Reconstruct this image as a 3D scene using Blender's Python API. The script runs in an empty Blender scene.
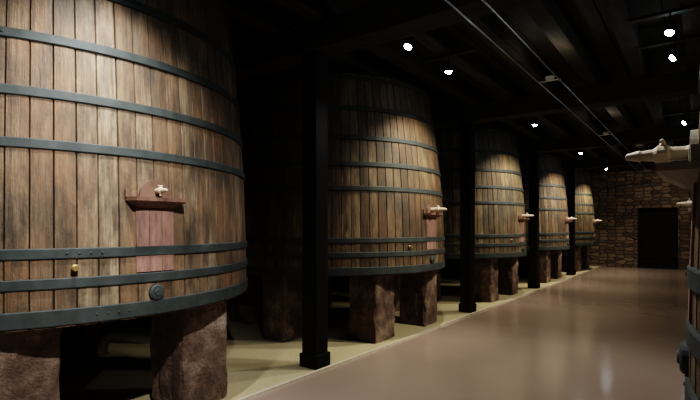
import bpy, bmesh, math, random
from mathutils import Vector, Matrix
random.seed(4)
C = bpy.context.scene.collection

# ------------------------------------------------------------------ materials
def mat(name):
    m = bpy.data.materials.new(name); m.use_nodes = True
    nt = m.node_tree; nt.nodes.clear()
    o = nt.nodes.new('ShaderNodeOutputMaterial'); b = nt.nodes.new('ShaderNodeBsdfPrincipled')
    nt.links.new(b.outputs[0], o.inputs[0])
    return m, nt, b
class G:
    def __init__(s, nt): s.nt = nt
    def n(s, t, **k):
        x = s.nt.nodes.new(t)
        for a, v in k.items(): setattr(x, a, v)
        return x
    def l(s, a, b): s.nt.links.new(a, b)
    def math(s, op, a, b=None, c=None):
        x = s.n('ShaderNodeMath', operation=op)
        for i, v in enumerate((a, b, c)):
            if v is None: continue
            if isinstance(v, (int, float)): x.inputs[i].default_value = v
            else: s.l(v, x.inputs[i])
        return x.outputs[0]
    def ramp(s, f, stops):
        x = s.n('ShaderNodeValToRGB'); e = x.color_ramp.elements
        while len(e) < len(stops): e.new(0.5)
        for i, (p, c) in enumerate(stops):
            e[i].position = p; e[i].color = (*c, 1)
        s.l(f, x.inputs[0]); return x.outputs[0]
    def mix(s, f, a, b, bt='MIX'):
        x = s.n('ShaderNodeMix', data_type='RGBA', blend_type=bt)
        for i, v in ((0, f), (6, a), (7, b)):
            if isinstance(v, (int, float)): x.inputs[i].default_value = v
            elif isinstance(v, tuple): x.inputs[i].default_value = (*v, 1)
            else: s.l(v, x.inputs[i])
        return x.outputs[2]
    def noise(s, vec, scale, det=4, rough=.55, dim='3D'):
        x = s.n('ShaderNodeTexNoise', noise_dimensions=dim)
        x.inputs['Scale'].default_value = scale; x.inputs['Detail'].default_value = det
        x.inputs['Roughness'].default_value = rough
        if vec is not None: s.l(vec, x.inputs['Vector'])
        return x.outputs[0]
    def bump(s, h, st, dist, b):
        x = s.n('ShaderNodeBump'); x.inputs['Strength'].default_value = st
        x.inputs['Distance'].default_value = dist
        s.l(h, x.inputs['Height']); s.l(x.outputs[0], b.inputs['Normal'])

NST = 92
def stave_mat(name, tint, seed):
    m, nt, b = mat(name); g = G(nt)
    tc = g.n('ShaderNodeTexCoord'); sp = g.n('ShaderNodeSeparateXYZ'); g.l(tc.outputs['Object'], sp.inputs[0])
    ang = g.math('ARCTAN2', sp.outputs[1], sp.outputs[0])
    sid = g.math('FLOOR', g.math('MULTIPLY', g.math('ADD', ang, math.pi), NST / (2 * math.pi)))
    cell = g.math('FRACT', g.math('MULTIPLY', g.math('ADD', ang, math.pi), NST / (2 * math.pi)))
    wn = g.n('ShaderNodeTexWhiteNoise', noise_dimensions='1D'); g.l(g.math('ADD', sid, seed), wn.inputs['W'])
    def cyl(ka, kz, c):
        cb = g.n('ShaderNodeCombineXYZ')
        g.l(g.math('MULTIPLY', ang, ka), cb.inputs[0]); g.l(g.math('MULTIPLY', sp.outputs[2], kz), cb.inputs[1])
        if isinstance(c, (int, float)): cb.inputs[2].default_value = c
        else: g.l(c, cb.inputs[2])
        return cb.outputs[0]
    grain = g.noise(cyl(34, 1.1, g.math('MULTIPLY', wn.outputs[0], 40)), 2.2, 7, .7)
    blot = g.noise(cyl(4, 1.4, seed), 1.0, 5, .65)
    grime = g.noise(cyl(14, 2.2, seed + 9), 1.0, 6, .7)
    big = g.noise(cyl(1.6, 1.0, seed + 21), 1.3, 4, .6)
    fine = g.noise(tc.outputs['Object'], 45, 3, .6)
    base = g.ramp(wn.outputs[0], [(0, tuple(c * .4 for c in tint)), (.3, (tint[0] * .8, tint[1] * .66, tint[2] * .58)), (.65, tint), (1, tuple(min(1, c * 1.35) for c in tint))])
    c1 = g.mix(g.ramp(grain, [(.36, (.9, .9, .9)), (.6, (0, 0, 0))]), base, (tint[0] * .28, tint[1] * .23, tint[2] * .2))
    c2 = g.mix(g.math('MULTIPLY', g.ramp(blot, [(.42, (0, 0, 0)), (.64, (1, 1, 1))]), .65), c1, (tint[0] * .62, tint[1] * .38, tint[2] * .27))
    c2 = g.mix(g.math('MULTIPLY', g.ramp(grime, [(.42, (0, 0, 0)), (.66, (1, 1, 1))]), .85), c2, (.032, .024, .016))
    c2 = g.mix(g.math('MULTIPLY', g.ramp(big, [(.45, (0, 0, 0)), (.65, (1, 1, 1))]), .5), c2, (.03, .023, .015))
    c3 = g.mix(g.math('MULTIPLY', fine, .3), c2, (.035, .03, .022))
    e = g.math('ABSOLUTE', g.math('SUBTRACT', cell, .5))
    j = g.ramp(e, [(.46, (0, 0, 0)), (.49, (.8, .8, .8))])
    c4 = g.mix(j, c3, (.010, .008, .006))
    g.l(c4, b.inputs['Base Color']); b.inputs['Roughness'].default_value = .58
    b.inputs['Specular IOR Level'].default_value = .38
    g.bump(g.math('ADD', grain, g.math('MULTIPLY', fine, .3)), .7, .012, b)
    return m
def simple(name, c1, c2, scale=8, rough=.6, metal=0, bs=.3, bd=.01, stretch=None, spec=.5):
    m, nt, b = mat(name); g = G(nt)
    tc = g.n('ShaderNodeTexCoord'); v = tc.outputs['Object']
    if stretch:
        mp = g.n('ShaderNodeMapping'); mp.inputs['Scale'].default_value = stretch; g.l(v, mp.inputs[0]); v = mp.outputs[0]
    n = g.noise(v, scale, 6, .6)
    g.l(g.ramp(n, [(.3, c1), (.7, c2)]), b.inputs['Base Color'])
    b.inputs['Roughness'].default_value = rough; b.inputs['Metallic'].default_value = metal
    b.inputs['Specular IOR Level'].default_value = spec
    g.bump(n, bs, bd, b)
    return m
M_st = [stave_mat('oak_staves_%d' % i, t, i * 13.3) for i, t in enumerate([(.36, .27, .17), (.28, .205, .12), (.32, .26, .15)])]
M_hoop = simple('hoop_iron', (.024, .029, .027), (.048, .056, .052), 9, .65, .1, .35, .004, spec=.35)
M_head = simple('oak_head', (.03, .02, .012), (.08, .055, .035), 6, .8, stretch=(1, 8, 1))
M_red = simple('red_hatch_wood', (.13, .07, .052), (.32, .175, .135), 6, .65, stretch=(6, 6, 1))
M_ledge = simple('ledge_wood', (.09, .048, .033), (.19, .105, .072), 8, .5)
M_ledge2 = simple('ledge_limewood', (.2, .18, .13), (.36, .32, .24), 8, .5)
M_tap = simple('pale_tap_wood', (.38, .3, .21), (.6, .5, .38), 12, .5)
M_brass = simple('brass', (.3, .2, .08), (.45, .32, .14), 20, .45, .8, .1)
M_black = simple('black_metal', (.008, .008, .008), (.015, .015, .015), 20, .5)
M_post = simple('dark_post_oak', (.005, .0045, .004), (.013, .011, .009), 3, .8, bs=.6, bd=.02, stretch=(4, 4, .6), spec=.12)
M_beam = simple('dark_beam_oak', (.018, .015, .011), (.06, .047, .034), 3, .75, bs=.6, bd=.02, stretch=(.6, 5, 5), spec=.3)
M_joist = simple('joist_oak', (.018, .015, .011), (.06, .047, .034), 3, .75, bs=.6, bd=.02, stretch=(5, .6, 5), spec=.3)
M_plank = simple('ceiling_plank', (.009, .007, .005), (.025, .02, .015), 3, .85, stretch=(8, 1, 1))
M_cable = simple('steel_cable', (.3, .3, .3), (.45, .45, .45), 30, .35, .8, .1)
M_sand = simple('sand_gravel', (.34, .275, .15), (.50, .42, .25), 60, .95, bs=.6, bd=.008)
M_curb = simple('kerb_stone', (.45, .38, .27), (.6, .52, .4), 20, .8)
M_wall = simple('dark_plaster', (.015, .013, .011), (.035, .03, .024), 2, .95, bs=.5, bd=.02)
M_white = simple('white_porcelain', (.75, .75, .72), (.85, .85, .82), 20, .4, bs=.02)
def stone():
    m, nt, b = mat('plinth_sandstone'); g = G(nt)
    tc = g.n('ShaderNodeTexCoord')
    n = g.noise(tc.outputs['Object'], 3.5, 8, .7); n2 = g.noise(tc.outputs['Object'], 40, 4, .7)
    c = g.ramp(n, [(.35, (.08, .05, .035)), (.5, (.21, .135, .093)), (.65, (.48, .37, .27))])
    c = g.mix(g.math('MULTIPLY', n2, .5), c, (.08, .052, .04))
    g.l(c, b.inputs['Base Color']); b.inputs['Roughness'].default_value = .9
    g.bump(g.math('ADD', n, g.math('MULTIPLY', n2, .6)), 1, .06, b); return m
M_stone = stone()
def floor_m():
    m, nt, b = mat('painted_floor'); g = G(nt)
    tc = g.n('ShaderNodeTexCoord')
    n = g.noise(tc.outputs['Object'], .6, 3, .5); n2 = g.noise(tc.outputs['Object'], 14, 4, .6)
    g.l(g.ramp(n, [(.3, (.30, .22, .17)), (.7, (.35, .265, .205))]), b.inputs['Base Color'])
    g.l(g.math('ADD', g.math('MULTIPLY', n, .05), .125), b.inputs['Roughness'])
    g.bump(n2, .04, .003, b); return m
M_floor = floor_m()
def masonry():
    m, nt, b = mat('stone_masonry'); g = G(nt)
    tc = g.n('ShaderNodeTexCoord')
    mp = g.n('ShaderNodeMapping'); mp.inputs['Scale'].default_value = (3.4, 3.4, 7.5); g.l(tc.outputs['Object'], mp.inputs[0])
    v = g.n('ShaderNodeTexVoronoi'); v.inputs['Scale'].default_value = 1; v.inputs['Randomness'].default_value = .5; g.l(mp.outputs[0], v.inputs['Vector'])
    e = g.n('ShaderNodeTexVoronoi', feature='DISTANCE_TO_EDGE'); e.inputs['Scale'].default_value = 1; e.inputs['Randomness'].default_value = .5; g.l(mp.outputs[0], e.inputs['Vector'])
    sp = g.n('ShaderNodeSeparateXYZ'); g.l(v.outputs['Color'], sp.inputs[0])
    n = g.noise(tc.outputs['Object'], 7, 6, .65)
    c = g.ramp(sp.outputs[0], [(0, (.08, .05, .031)), (.5, (.16, .105, .063)), (1, (.27, .19, .12))])
    c = g.mix(g.math('MULTIPLY', n, .7), c, (.06, .038, .024))
    mo = g.ramp(e.outputs['Distance'], [(.02, (.7, .7, .7)), (.10, (0, 0, 0))])
    c = g.mix(mo, c, (.055, .038, .025))
    g.l(c, b.inputs['Base Color']); b.inputs['Roughness'].default_value = .9
    h = g.math('ADD', g.ramp(e.outputs['Distance'], [(.0, (0, 0, 0)), (.15, (1, 1, 1))]), n)
    g.bump(h, .9, .05, b); return m
M_mas = masonry()
def emis(name, col, st):
    m = bpy.data.materials.new(name); m.use_nodes = True; nt = m.node_tree; nt.nodes.clear()
    o = nt.nodes.new('ShaderNodeOutputMaterial'); e = nt.nodes.new('ShaderNodeEmission')
    e.inputs[0].default_value = (*col, 1); e.inputs[1].default_value = st; nt.links.new(e.outputs[0], o.inputs[0]); return m
M_lamp = emis('lamp_glass', (.75, .92, 1), 70)

# ------------------------------------------------------------------ mesh helpers
def obj(name, bm, m, parent=None, loc=(0, 0, 0), smooth=False):
    me = bpy.data.meshes.new(name); bm.normal_update(); bm.to_mesh(me); bm.free()
    if smooth:
        for p in me.polygons: p.use_smooth = True
    me.materials.append(m)
    o = bpy.data.objects.new(name, me); C.objects.link(o); o.location = loc
    if parent: o.parent = parent
    return o
def empty(name, loc):
    o = bpy.data.objects.new(name, None); C.objects.link(o); o.location = loc; o.empty_display_size = .3; return o
def box(bm, x0, x1, y0, y1, z0, z1, bev=0, cuts=0, jit=0):
    t = bmesh.new()
    r = bmesh.ops.create_cube(t, size=1)
    for v in t.verts: v.co = Vector(((x0 + x1) / 2 + v.co.x * (x1 - x0), (y0 + y1) / 2 + v.co.y * (y1 - y0), (z0 + z1) / 2 + v.co.z * (z1 - z0)))
    if bev: bmesh.ops.bevel(t, geom=t.edges[:], offset=bev, segments=2, affect='EDGES', profile=.6)
    if cuts: bmesh.ops.subdivide_edges(t, edges=[e for e in t.edges if e.calc_length() > .1], cuts=cuts, use_grid_fill=True)
    if jit:
        for v in t.verts: v.co += Vector((random.uniform(-jit, jit), random.uniform(-jit, jit), random.uniform(-jit, jit) if z0 + .02 < v.co.z < z1 - .02 else 0))
    me = bpy.data.meshes.new('t'); t.to_mesh(me); t.free(); bm.from_mesh(me); bpy.data.meshes.remove(me)
def boxo(name, d, m, parent=None, bev=0, **k):
    bm = bmesh.new(); box(bm, *d, bev=bev, **k); return obj(name, bm, m, parent)
def lathe(bm, prof, M=Matrix.Identity(4), n=20, cap=True):
    rings = []
    for r, z in prof:
        rings.append([bm.verts.new(M @ Vector((r * math.cos(2 * math.pi * i / n), r * math.sin(2 * math.pi * i / n), z))) for i in range(n)])
    for a, b in zip(rings, rings[1:]):
        for i in range(n): bm.faces.new((a[i], a[(i + 1) % n], b[(i + 1) % n], b[i]))
    if cap:
        bm.faces.new(rings[0][::-1]); bm.faces.new(rings[-1])

# ------------------------------------------------------------------ vat
Z0 = .90
def build_vat(x, y, face, mi, top=3.5, ts=1.0, taper=.235, mledge=None):
    """face: +1 tap faces +X, -1 tap faces -X"""
    H = top - Z0
    def R(z):
        t = max(0, (z - Z0) / 2.6); return 1.80 - taper * t ** 2.1
    root = empty('wooden_wine_vat', (x, y, 0))
    if face < 0: root.rotation_euler = (0, 0, math.pi)
    bm = bmesh.new(); NZ = 22; cols = []
    for s in range(NST):
        a0 = 2 * math.pi * s / NST
        jr = random.uniform(-.003, .003)
        for f, d in ((0.0, -.010), (.05, 0), (.5, .0015), (.95, 0)):
            a = a0 + f * 2 * math.pi / NST
            cols.append((a, d + (jr if f else 0)))
    zs = [Z0 + H * i / NZ for i in range(NZ + 1)]
    grid = []
    for a, d in cols:
        c = [bm.verts.new(((R(z) + d) * math.cos(a), (R(z) + d) * math.sin(a), z)) for z in zs]
        ci = [bm.verts.new(((R(z) - .07) * math.cos(a), (R(z) - .07) * math.sin(a), z)) for z in (top, Z0)]
        grid.append((c, ci))
    n = len(grid)
    for i in range(n):
        (a, ai), (b, bi) = grid[i], grid[(i + 1) % n]
        for k in range(NZ): bm.faces.new((a[k], b[k], b[k + 1], a[k + 1]))
        bm.faces.new((a[-1], b[-1], bi[0], ai[0])); bm.faces.new((ai[0], bi[0], bi[1], ai[1])); bm.faces.new((ai[1], bi[1], b[0], a[0]))
    obj('staves', bm, M_st[mi], root)
    bm = bmesh.new()
    lathe(bm, [(R(Z0 + .09) - .072, Z0 + .09), (R(Z0 + .09) - .072, Z0 + .15)], n=64)
    lathe(bm, [(R(top - .1) - .072, top - .12), (R(top - .1) - .072, top - .08)], n=64)
    obj('heads', bm, M_head, root)
    bm = bmesh.new()
    hz = [(Z0 + .06, .10), (1.165, .065), (1.345, .065), (2.0, .06), (2.31, .06), (2.65, .06), (3.03, .06)]
    if top > 3.4: hz.append((top - .06, .05))
    for z, w in hz:
        th = .014
        z0, z1 = z - w / 2, z + w / 2
        prof = [(R(z0) - .004, z0), (R(z0) + th - .004, z0), (R(z0) + th, z0 + .006), (R(z1) + th, z1 - .006), (R(z1) + th - .004, z1), (R(z1) - .004, z1)]
        lathe(bm, prof, n=144, cap=False)
        aj = random.uniform(-.9, .9)
        for q in range(7):
            a = aj + q * .018
            if q in (0, 6, 2, 4):
                M = Matrix.Rotation(a, 4, 'Z') @ Matrix.Translation((R(z) + th - .002, 0, z)) @ Matrix.Rotation(math.pi / 2, 4, 'Y')
                lathe(bm, [(.009, 0), (.008, .004), (.004, .007)], M, 8)
    obj('hoops', bm, M_hoop, root)
    def at(ang, z, off=0):
        r = R(z) + off
        return Matrix.Rotation(ang, 4, 'Z') @ Matrix.Translation((r, 0, z))
    bm = bmesh.new()
    def curved(bm, a0, a1, z0f, z1f, t, n=10, nz=6):
        g = []
        for i in range(n + 1):
            a = a0 + (a1 - a0) * i / n; f = i / n * 2 - 1
            za, zb = z0f(f), z1f(f)
            col = [[bm.verts.new(((R(z) + o) * math.cos(a), (R(z) + o) * math.sin(a), z)) for z in [za + (zb - za) * k / nz for k in range(nz + 1)]] for o in (t, -.005)]
            g.append(col)
        for i in range(n):
            for k in range(nz):
                bm.faces.new((g[i][0][k], g[i + 1][0][k], g[i + 1][0][k + 1], g[i][0][k + 1]))
            bm.faces.new((g[i][0][nz], g[i + 1][0][nz], g[i + 1][1][nz], g[i][1][nz]))
            bm.faces.new((g[i][1][0], g[i + 1][1][0], g[i + 1][0][0], g[i][0][0]))
        for e in (g[0], g[-1]):
            for k in range(nz): bm.faces.new((e[0][k], e[0][k + 1], e[1][k + 1], e[1][k]))
    for k in range(3):
        a0 = -.078 + k * .052
        curved(bm, a0 + .001, a0 + .051, lambda f: 1.205, lambda f: 1.68, .008, n=4)
    obj('red_hatch', bm, M_red, root)
    bm = bmesh.new()
    curved(bm, -.068, .068, lambda f: 1.68, lambda f: 1.70 + .13 * math.sqrt(max(0, 1 - f * f)), .025, n=16)
    r0 = R(1.7) - .015
    tv = [bm.verts.new((r0 + px, py, 1.705)) for py, px in ((-.21, 0), (.21, 0), (.19, .12), (-.19, .12))]
    mv = [bm.verts.new((r0 + px, py, 1.68)) for py, px in ((-.21, 0), (.21, 0), (.19, .12), (-.19, .12))]
    bv = [bm.verts.new((r0 + px, py, 1.64)) for py, px in ((-.14, 0), (.14, 0), (.12, .05), (-.12, .05))]
    bm.faces.new(tv); bm.faces.new(bv[::-1])
    for A, B in ((tv, mv), (mv, bv)):
        for i in range(4): bm.faces.new((A[i], B[i], B[(i + 1) % 4], A[(i + 1) % 4]))
    for s in (-1, 1):
        box(bm, r0, r0 + .03, s * .2 - .012, s * .2 + .012, 1.70, 1.755, .004)
    bmesh.ops.recalc_face_normals(bm, faces=bm.faces[:])
    obj('tap_ledge', bm, mledge or M_ledge, root)
    bm = bmesh.new()
    M = at(0, 1.755) @ Matrix.Rotation(math.pi / 2, 4, 'Y') @ Matrix.Scale(ts, 4)
    lathe(bm, [(.03, -.02), (.034, .02), (.028, .04), (.03, .09), (.038, .10), (.038, .135), (.026, .15), (.021, .19), (.024, .2), (.014, .245), (.008, .25)], M, 16)
    T = at(0, 1.755).translation
    M = Matrix.Translation(T + Vector((.118 * ts, 0, 0))) @ Matrix.Scale(ts, 4)
    lathe(bm, [(.014, -.06), (.016, .04), (.01, .045), (.01, .055)], M, 10)
    for sgn in (-1, 1):
        lathe(bm, [(.007, 0), (.009, .018), (.010, .026), (.005, .03)], M @ Matrix.Translation((0, 0, .052)) @ Matrix.Rotation(sgn * math.pi / 2, 4, 'X'), 8)
    obj('tap', bm, M_tap, root)
    bm = bmesh.new()
    M = at(-.28, 1.255) @ Matrix.Rotation(math.pi / 2, 4, 'Y')
    lathe(bm, [(.022, -.01), (.022, .012), (.010, .016), (.010, .04), (.016, .042), (.016, .052)], M, 12)
    obj('brass_cock', bm, M_brass, root)
    bm = bmesh.new()
    M = at(.0, 1.06) @ Matrix.Rotation(math.pi / 2, 4, 'Y')
    lathe(bm, [(.055, -.01), (.055, .02), (.045, .028), (.025, .03), (.022, .036)], M, 20)
    obj('drain_cap', bm, M_hoop, root)
    bm = bmesh.new()
    for px, py in ((1.24, -.66), (1.24, .66), (.25, -1.3), (.25, 1.3), (-1.0, -.8), (-1.0, .8)):
        w, d = random.uniform(.20, .24), random.uniform(.2, .23)
        box(bm, px - w, px + w, py - d, py + d, .016 if face > 0 else 0, Z0 + .088, bev=.03, cuts=5, jit=.016)
    p = obj('stone_plinth', bm, M_stone)
    p.location = (x, y, 0); p.rotation_euler = root.rotation_euler
    return root

PITCH = 4.17
YL = [1.87 + PITCH * i for i in range(5)]
for i, y in enumerate(YL): build_vat(-4.83, y, 1, (0, 1, 2, 1, 2)[i], top=(3.62 if i == 0 else 3.5), ts=(.6 if i == 0 else 1), taper=(.165 if i == 0 else .235))
for i, y in enumerate(YL[:5]): build_vat(1.765, y + .12, -1, (2, 1, 0, 1, 2)[i], ts=.85, mledge=M_ledge2)

# ------------------------------------------------------------------ shell
XL, XR, YB, YF, ZC = -7.2, 4.2, 21.0, -4.0, 3.95
boxo('floor', (XL, XR, YF, YB, -.2, 0), M_floor)
boxo('sand_bed', (XL + .01, -3.24, YF + .01, YB - .01, 0, .014), M_sand)
boxo('trim_1', (-3.24, -3.205, YF + .01, YB - .01, 0, .022), M_curb)
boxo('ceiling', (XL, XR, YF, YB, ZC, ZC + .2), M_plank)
boxo('wall_left', (XL - .3, XL, YF, YB, 0, ZC), M_wall)
boxo('wall_right', (XR, XR + .3, YF, YB, 0, ZC), M_wall)
boxo('wall_front', (XL, XR, YF - .3, YF, 0, ZC), M_wall)
bm = bmesh.new()
dx0, dx1, dh = -1.98, -.72, 2.25
box(bm, XL, dx0, YB, YB + .6, 0, ZC); box(bm, dx1, XR, YB, YB + .6, 0, ZC); box(bm, dx0, dx1, YB, YB + .6, dh, ZC)
obj('wall_back', bm, M_mas)
bm = bmesh.new()
for i in range(5):
    w = (dx1 - dx0) / 5
    box(bm, dx0 + i * w + .004, dx0 + (i + 1) * w - .004, YB + .35, YB + .4, 0, dh, .006)
box(bm, dx0 + .02, dx1 - .02, YB + .32, YB + .35, .35, .47); box(bm, dx0 + .02, dx1 - .02, YB + .32, YB + .35, 1.75, 1.87)
box(bm, dx0 + .1, dx0 + .13, YB + .27, YB + .35, 1.0, 1.15)
obj('door_1', bm, M_post)

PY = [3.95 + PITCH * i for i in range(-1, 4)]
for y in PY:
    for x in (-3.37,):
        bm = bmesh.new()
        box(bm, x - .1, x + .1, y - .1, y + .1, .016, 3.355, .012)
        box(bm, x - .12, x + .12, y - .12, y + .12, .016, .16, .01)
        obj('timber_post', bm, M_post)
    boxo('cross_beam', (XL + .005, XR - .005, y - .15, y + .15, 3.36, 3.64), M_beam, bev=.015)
x = XL + .3
bm = bmesh.new()
while x < XR - .1:
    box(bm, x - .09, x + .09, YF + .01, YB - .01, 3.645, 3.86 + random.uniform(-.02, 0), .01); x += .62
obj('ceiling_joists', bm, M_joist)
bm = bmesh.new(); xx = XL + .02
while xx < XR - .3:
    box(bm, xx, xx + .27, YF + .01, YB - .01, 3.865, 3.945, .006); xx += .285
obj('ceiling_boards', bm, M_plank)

def rod(name, p0, p1, r, m, n=8):
    p0, p1 = Vector(p0), Vector(p1); bm = bmesh.new()
    M = Matrix.Translation(p0) @ (p1 - p0).to_track_quat('Z', 'Y').to_matrix().to_4x4()
    lathe(bm, [(r, 0), (r, (p1 - p0).length)], M, n)
    return obj(name, bm, m)
rod('steel_cable', (-1.59, YF + .01, 3.25), (-1.59, YB - .01, 3.25), .008, M_cable)
rod('steel_cable', (-1.36, YF + .01, 3.25), (-1.36, YB - .01, 3.25), .008, M_cable)

# ------------------------------------------------------------------ spotlights
def spot(pos, target, W, ang=70, blend=.6, col=(1, .93, .80), rad=.04, face=None):
    pos = Vector(pos); d = (Vector(target) - pos).normalized()
    top = 3.645
    root = empty('ceiling_spotlight', pos)
    q = d.to_track_quat('-Z', 'Y').to_matrix().to_4x4()
    bm = bmesh.new()
    lathe(bm, [(.012, .10), (.035, .09), (.037, .02), (.044, .0), (.044, -.012), (.038, -.012)], q, 20)
    obj('head', bm, M_black, root)
    bm = bmesh.new(); lathe(bm, [(.040, -.008), (.040, -.02), (.032, -.034), (.015, -.042)], q, 20); obj('lens', bm, M_lamp, root)
    bm = bmesh.new(); lathe(bm, [(.009, .03), (.009, top - .02 - pos.z)], n=8)
    box(bm, -.35, .35, -.04, .04, top - .03 - pos.z, top - pos.z, .004)
    obj('stem', bm, M_black, root)
    L = bpy.data.lights.new('spot_beam', 'SPOT'); L.energy = W; L.spot_size = math.radians(ang); L.spot_blend = blend
    L.color = col; L.shadow_soft_size = rad
    lo = bpy.data.objects.new('spot_beam', L); C.objects.link(lo); lo.parent = root
    lo.matrix_local = Matrix.Translation(d * .08) @ q
    return root
TX = -2.53; TZ = 3.45
cool = (.96, .97, .98); warm = (1, .93, .78)
spot((TX, 1.45, TZ), (-2.8, 1.25, .8), 250, 118, 1, cool)
spot((TX, 4.5, TZ), (-3.4, 3.2, .4), 90, 75, .9, cool)
spot((TX, 5.5, TZ), (-2.8, 5.8, .8), 210, 118, 1, warm)
spot((TX, 9.3, TZ), (-2.8, 9.8, .8), 230, 118, 1, warm)
spot((TX, 13.5, TZ), (-2.8, 14.0, .8), 300, 118, 1, warm)
spot((TX, 17.6, TZ), (-2.8, 18.1, .8), 350, 118, 1, warm)
# aisle / right row, those angled across to the left vats are added fill
spot((-.26, .9, TZ), (-3.0, 1.3, 1.45), 560, 62, 1, cool)
spot((-.26, 6.6, TZ), (-3.0, 6.1, 1.5), 420, 60, 1, warm)
spot((-.26, 10.8, TZ), (-3.0, 10.3, 1.5), 420, 60, 1, warm)
spot((-.26, 15.0, TZ), (-3.0, 14.5, 1.5), 460, 60, 1, warm)
spot((-.26, 5.7, TZ), (-.9, 5.2, 1.0), 150, 110, 1, cool)
spot((-.26, 12.4, TZ), (-.9, 12.0, 1.0), 150, 115, 1, warm)
spot((-.26, 18.2, TZ), (-1.6, 20.6, 1.6), 120, 110, 1, warm)
spot((-1.15, 2.5, TZ), (-.1, 2.0, 1.4), 220, 75, .8, cool)  # extra lamp added to brighten the near right vat and its tap

def cable_lamp(y, W):  # cup sits on the cable; its upward light is added to lift the ceiling
    root = empty('cable_lamp_fill', (-1.475, y, 3.25))
    bm = bmesh.new(); box(bm, -.125, .125, -.012, .012, .008, .02, .003); lathe(bm, [(.03, .02), (.045, .03), (.055, .06), (.05, .06), (.04, .035)], n=16)
    obj('cup', bm, M_white, root)
    L = bpy.data.lights.new('up_fill', 'SPOT'); L.energy = W; L.color = (1, .93, .8); L.shadow_soft_size = .04
    L.spot_size = math.radians(165); L.spot_blend = 1
    lo = bpy.data.objects.new('up_fill', L); C.objects.link(lo); lo.parent = root; lo.location = (0, 0, .07); lo.rotation_euler = (math.pi, 0, 0)
for y in (1.9, 6.05, 10.2, 14.4): cable_lamp(y, 6)  # one cup is an actual fitting, the repeats are added fill
# ------------------------------------------------------------------ world, camera
w = bpy.data.worlds.new('World'); bpy.context.scene.world = w; w.use_nodes = True
w.node_tree.nodes['Background'].inputs[0].default_value = (.02, .02, .025, 1)
w.node_tree.nodes['Background'].inputs[1].default_value = .2
cam = bpy.data.cameras.new('Camera'); co = bpy.data.objects.new('Camera', cam); C.objects.link(co)
co.location = (0, 0, 1.5); co.rotation_euler = (math.pi / 2, 0, math.radians(36.3))
cam.sensor_width = 36; cam.lens = 480 / 700 * 36; cam.shift_y = .04; cam.clip_start = .05
bpy.context.scene.camera = co
bpy.context.scene.view_settings.view_transform = 'Filmic'
bpy.context.scene.view_settings.look = 'High Contrast'
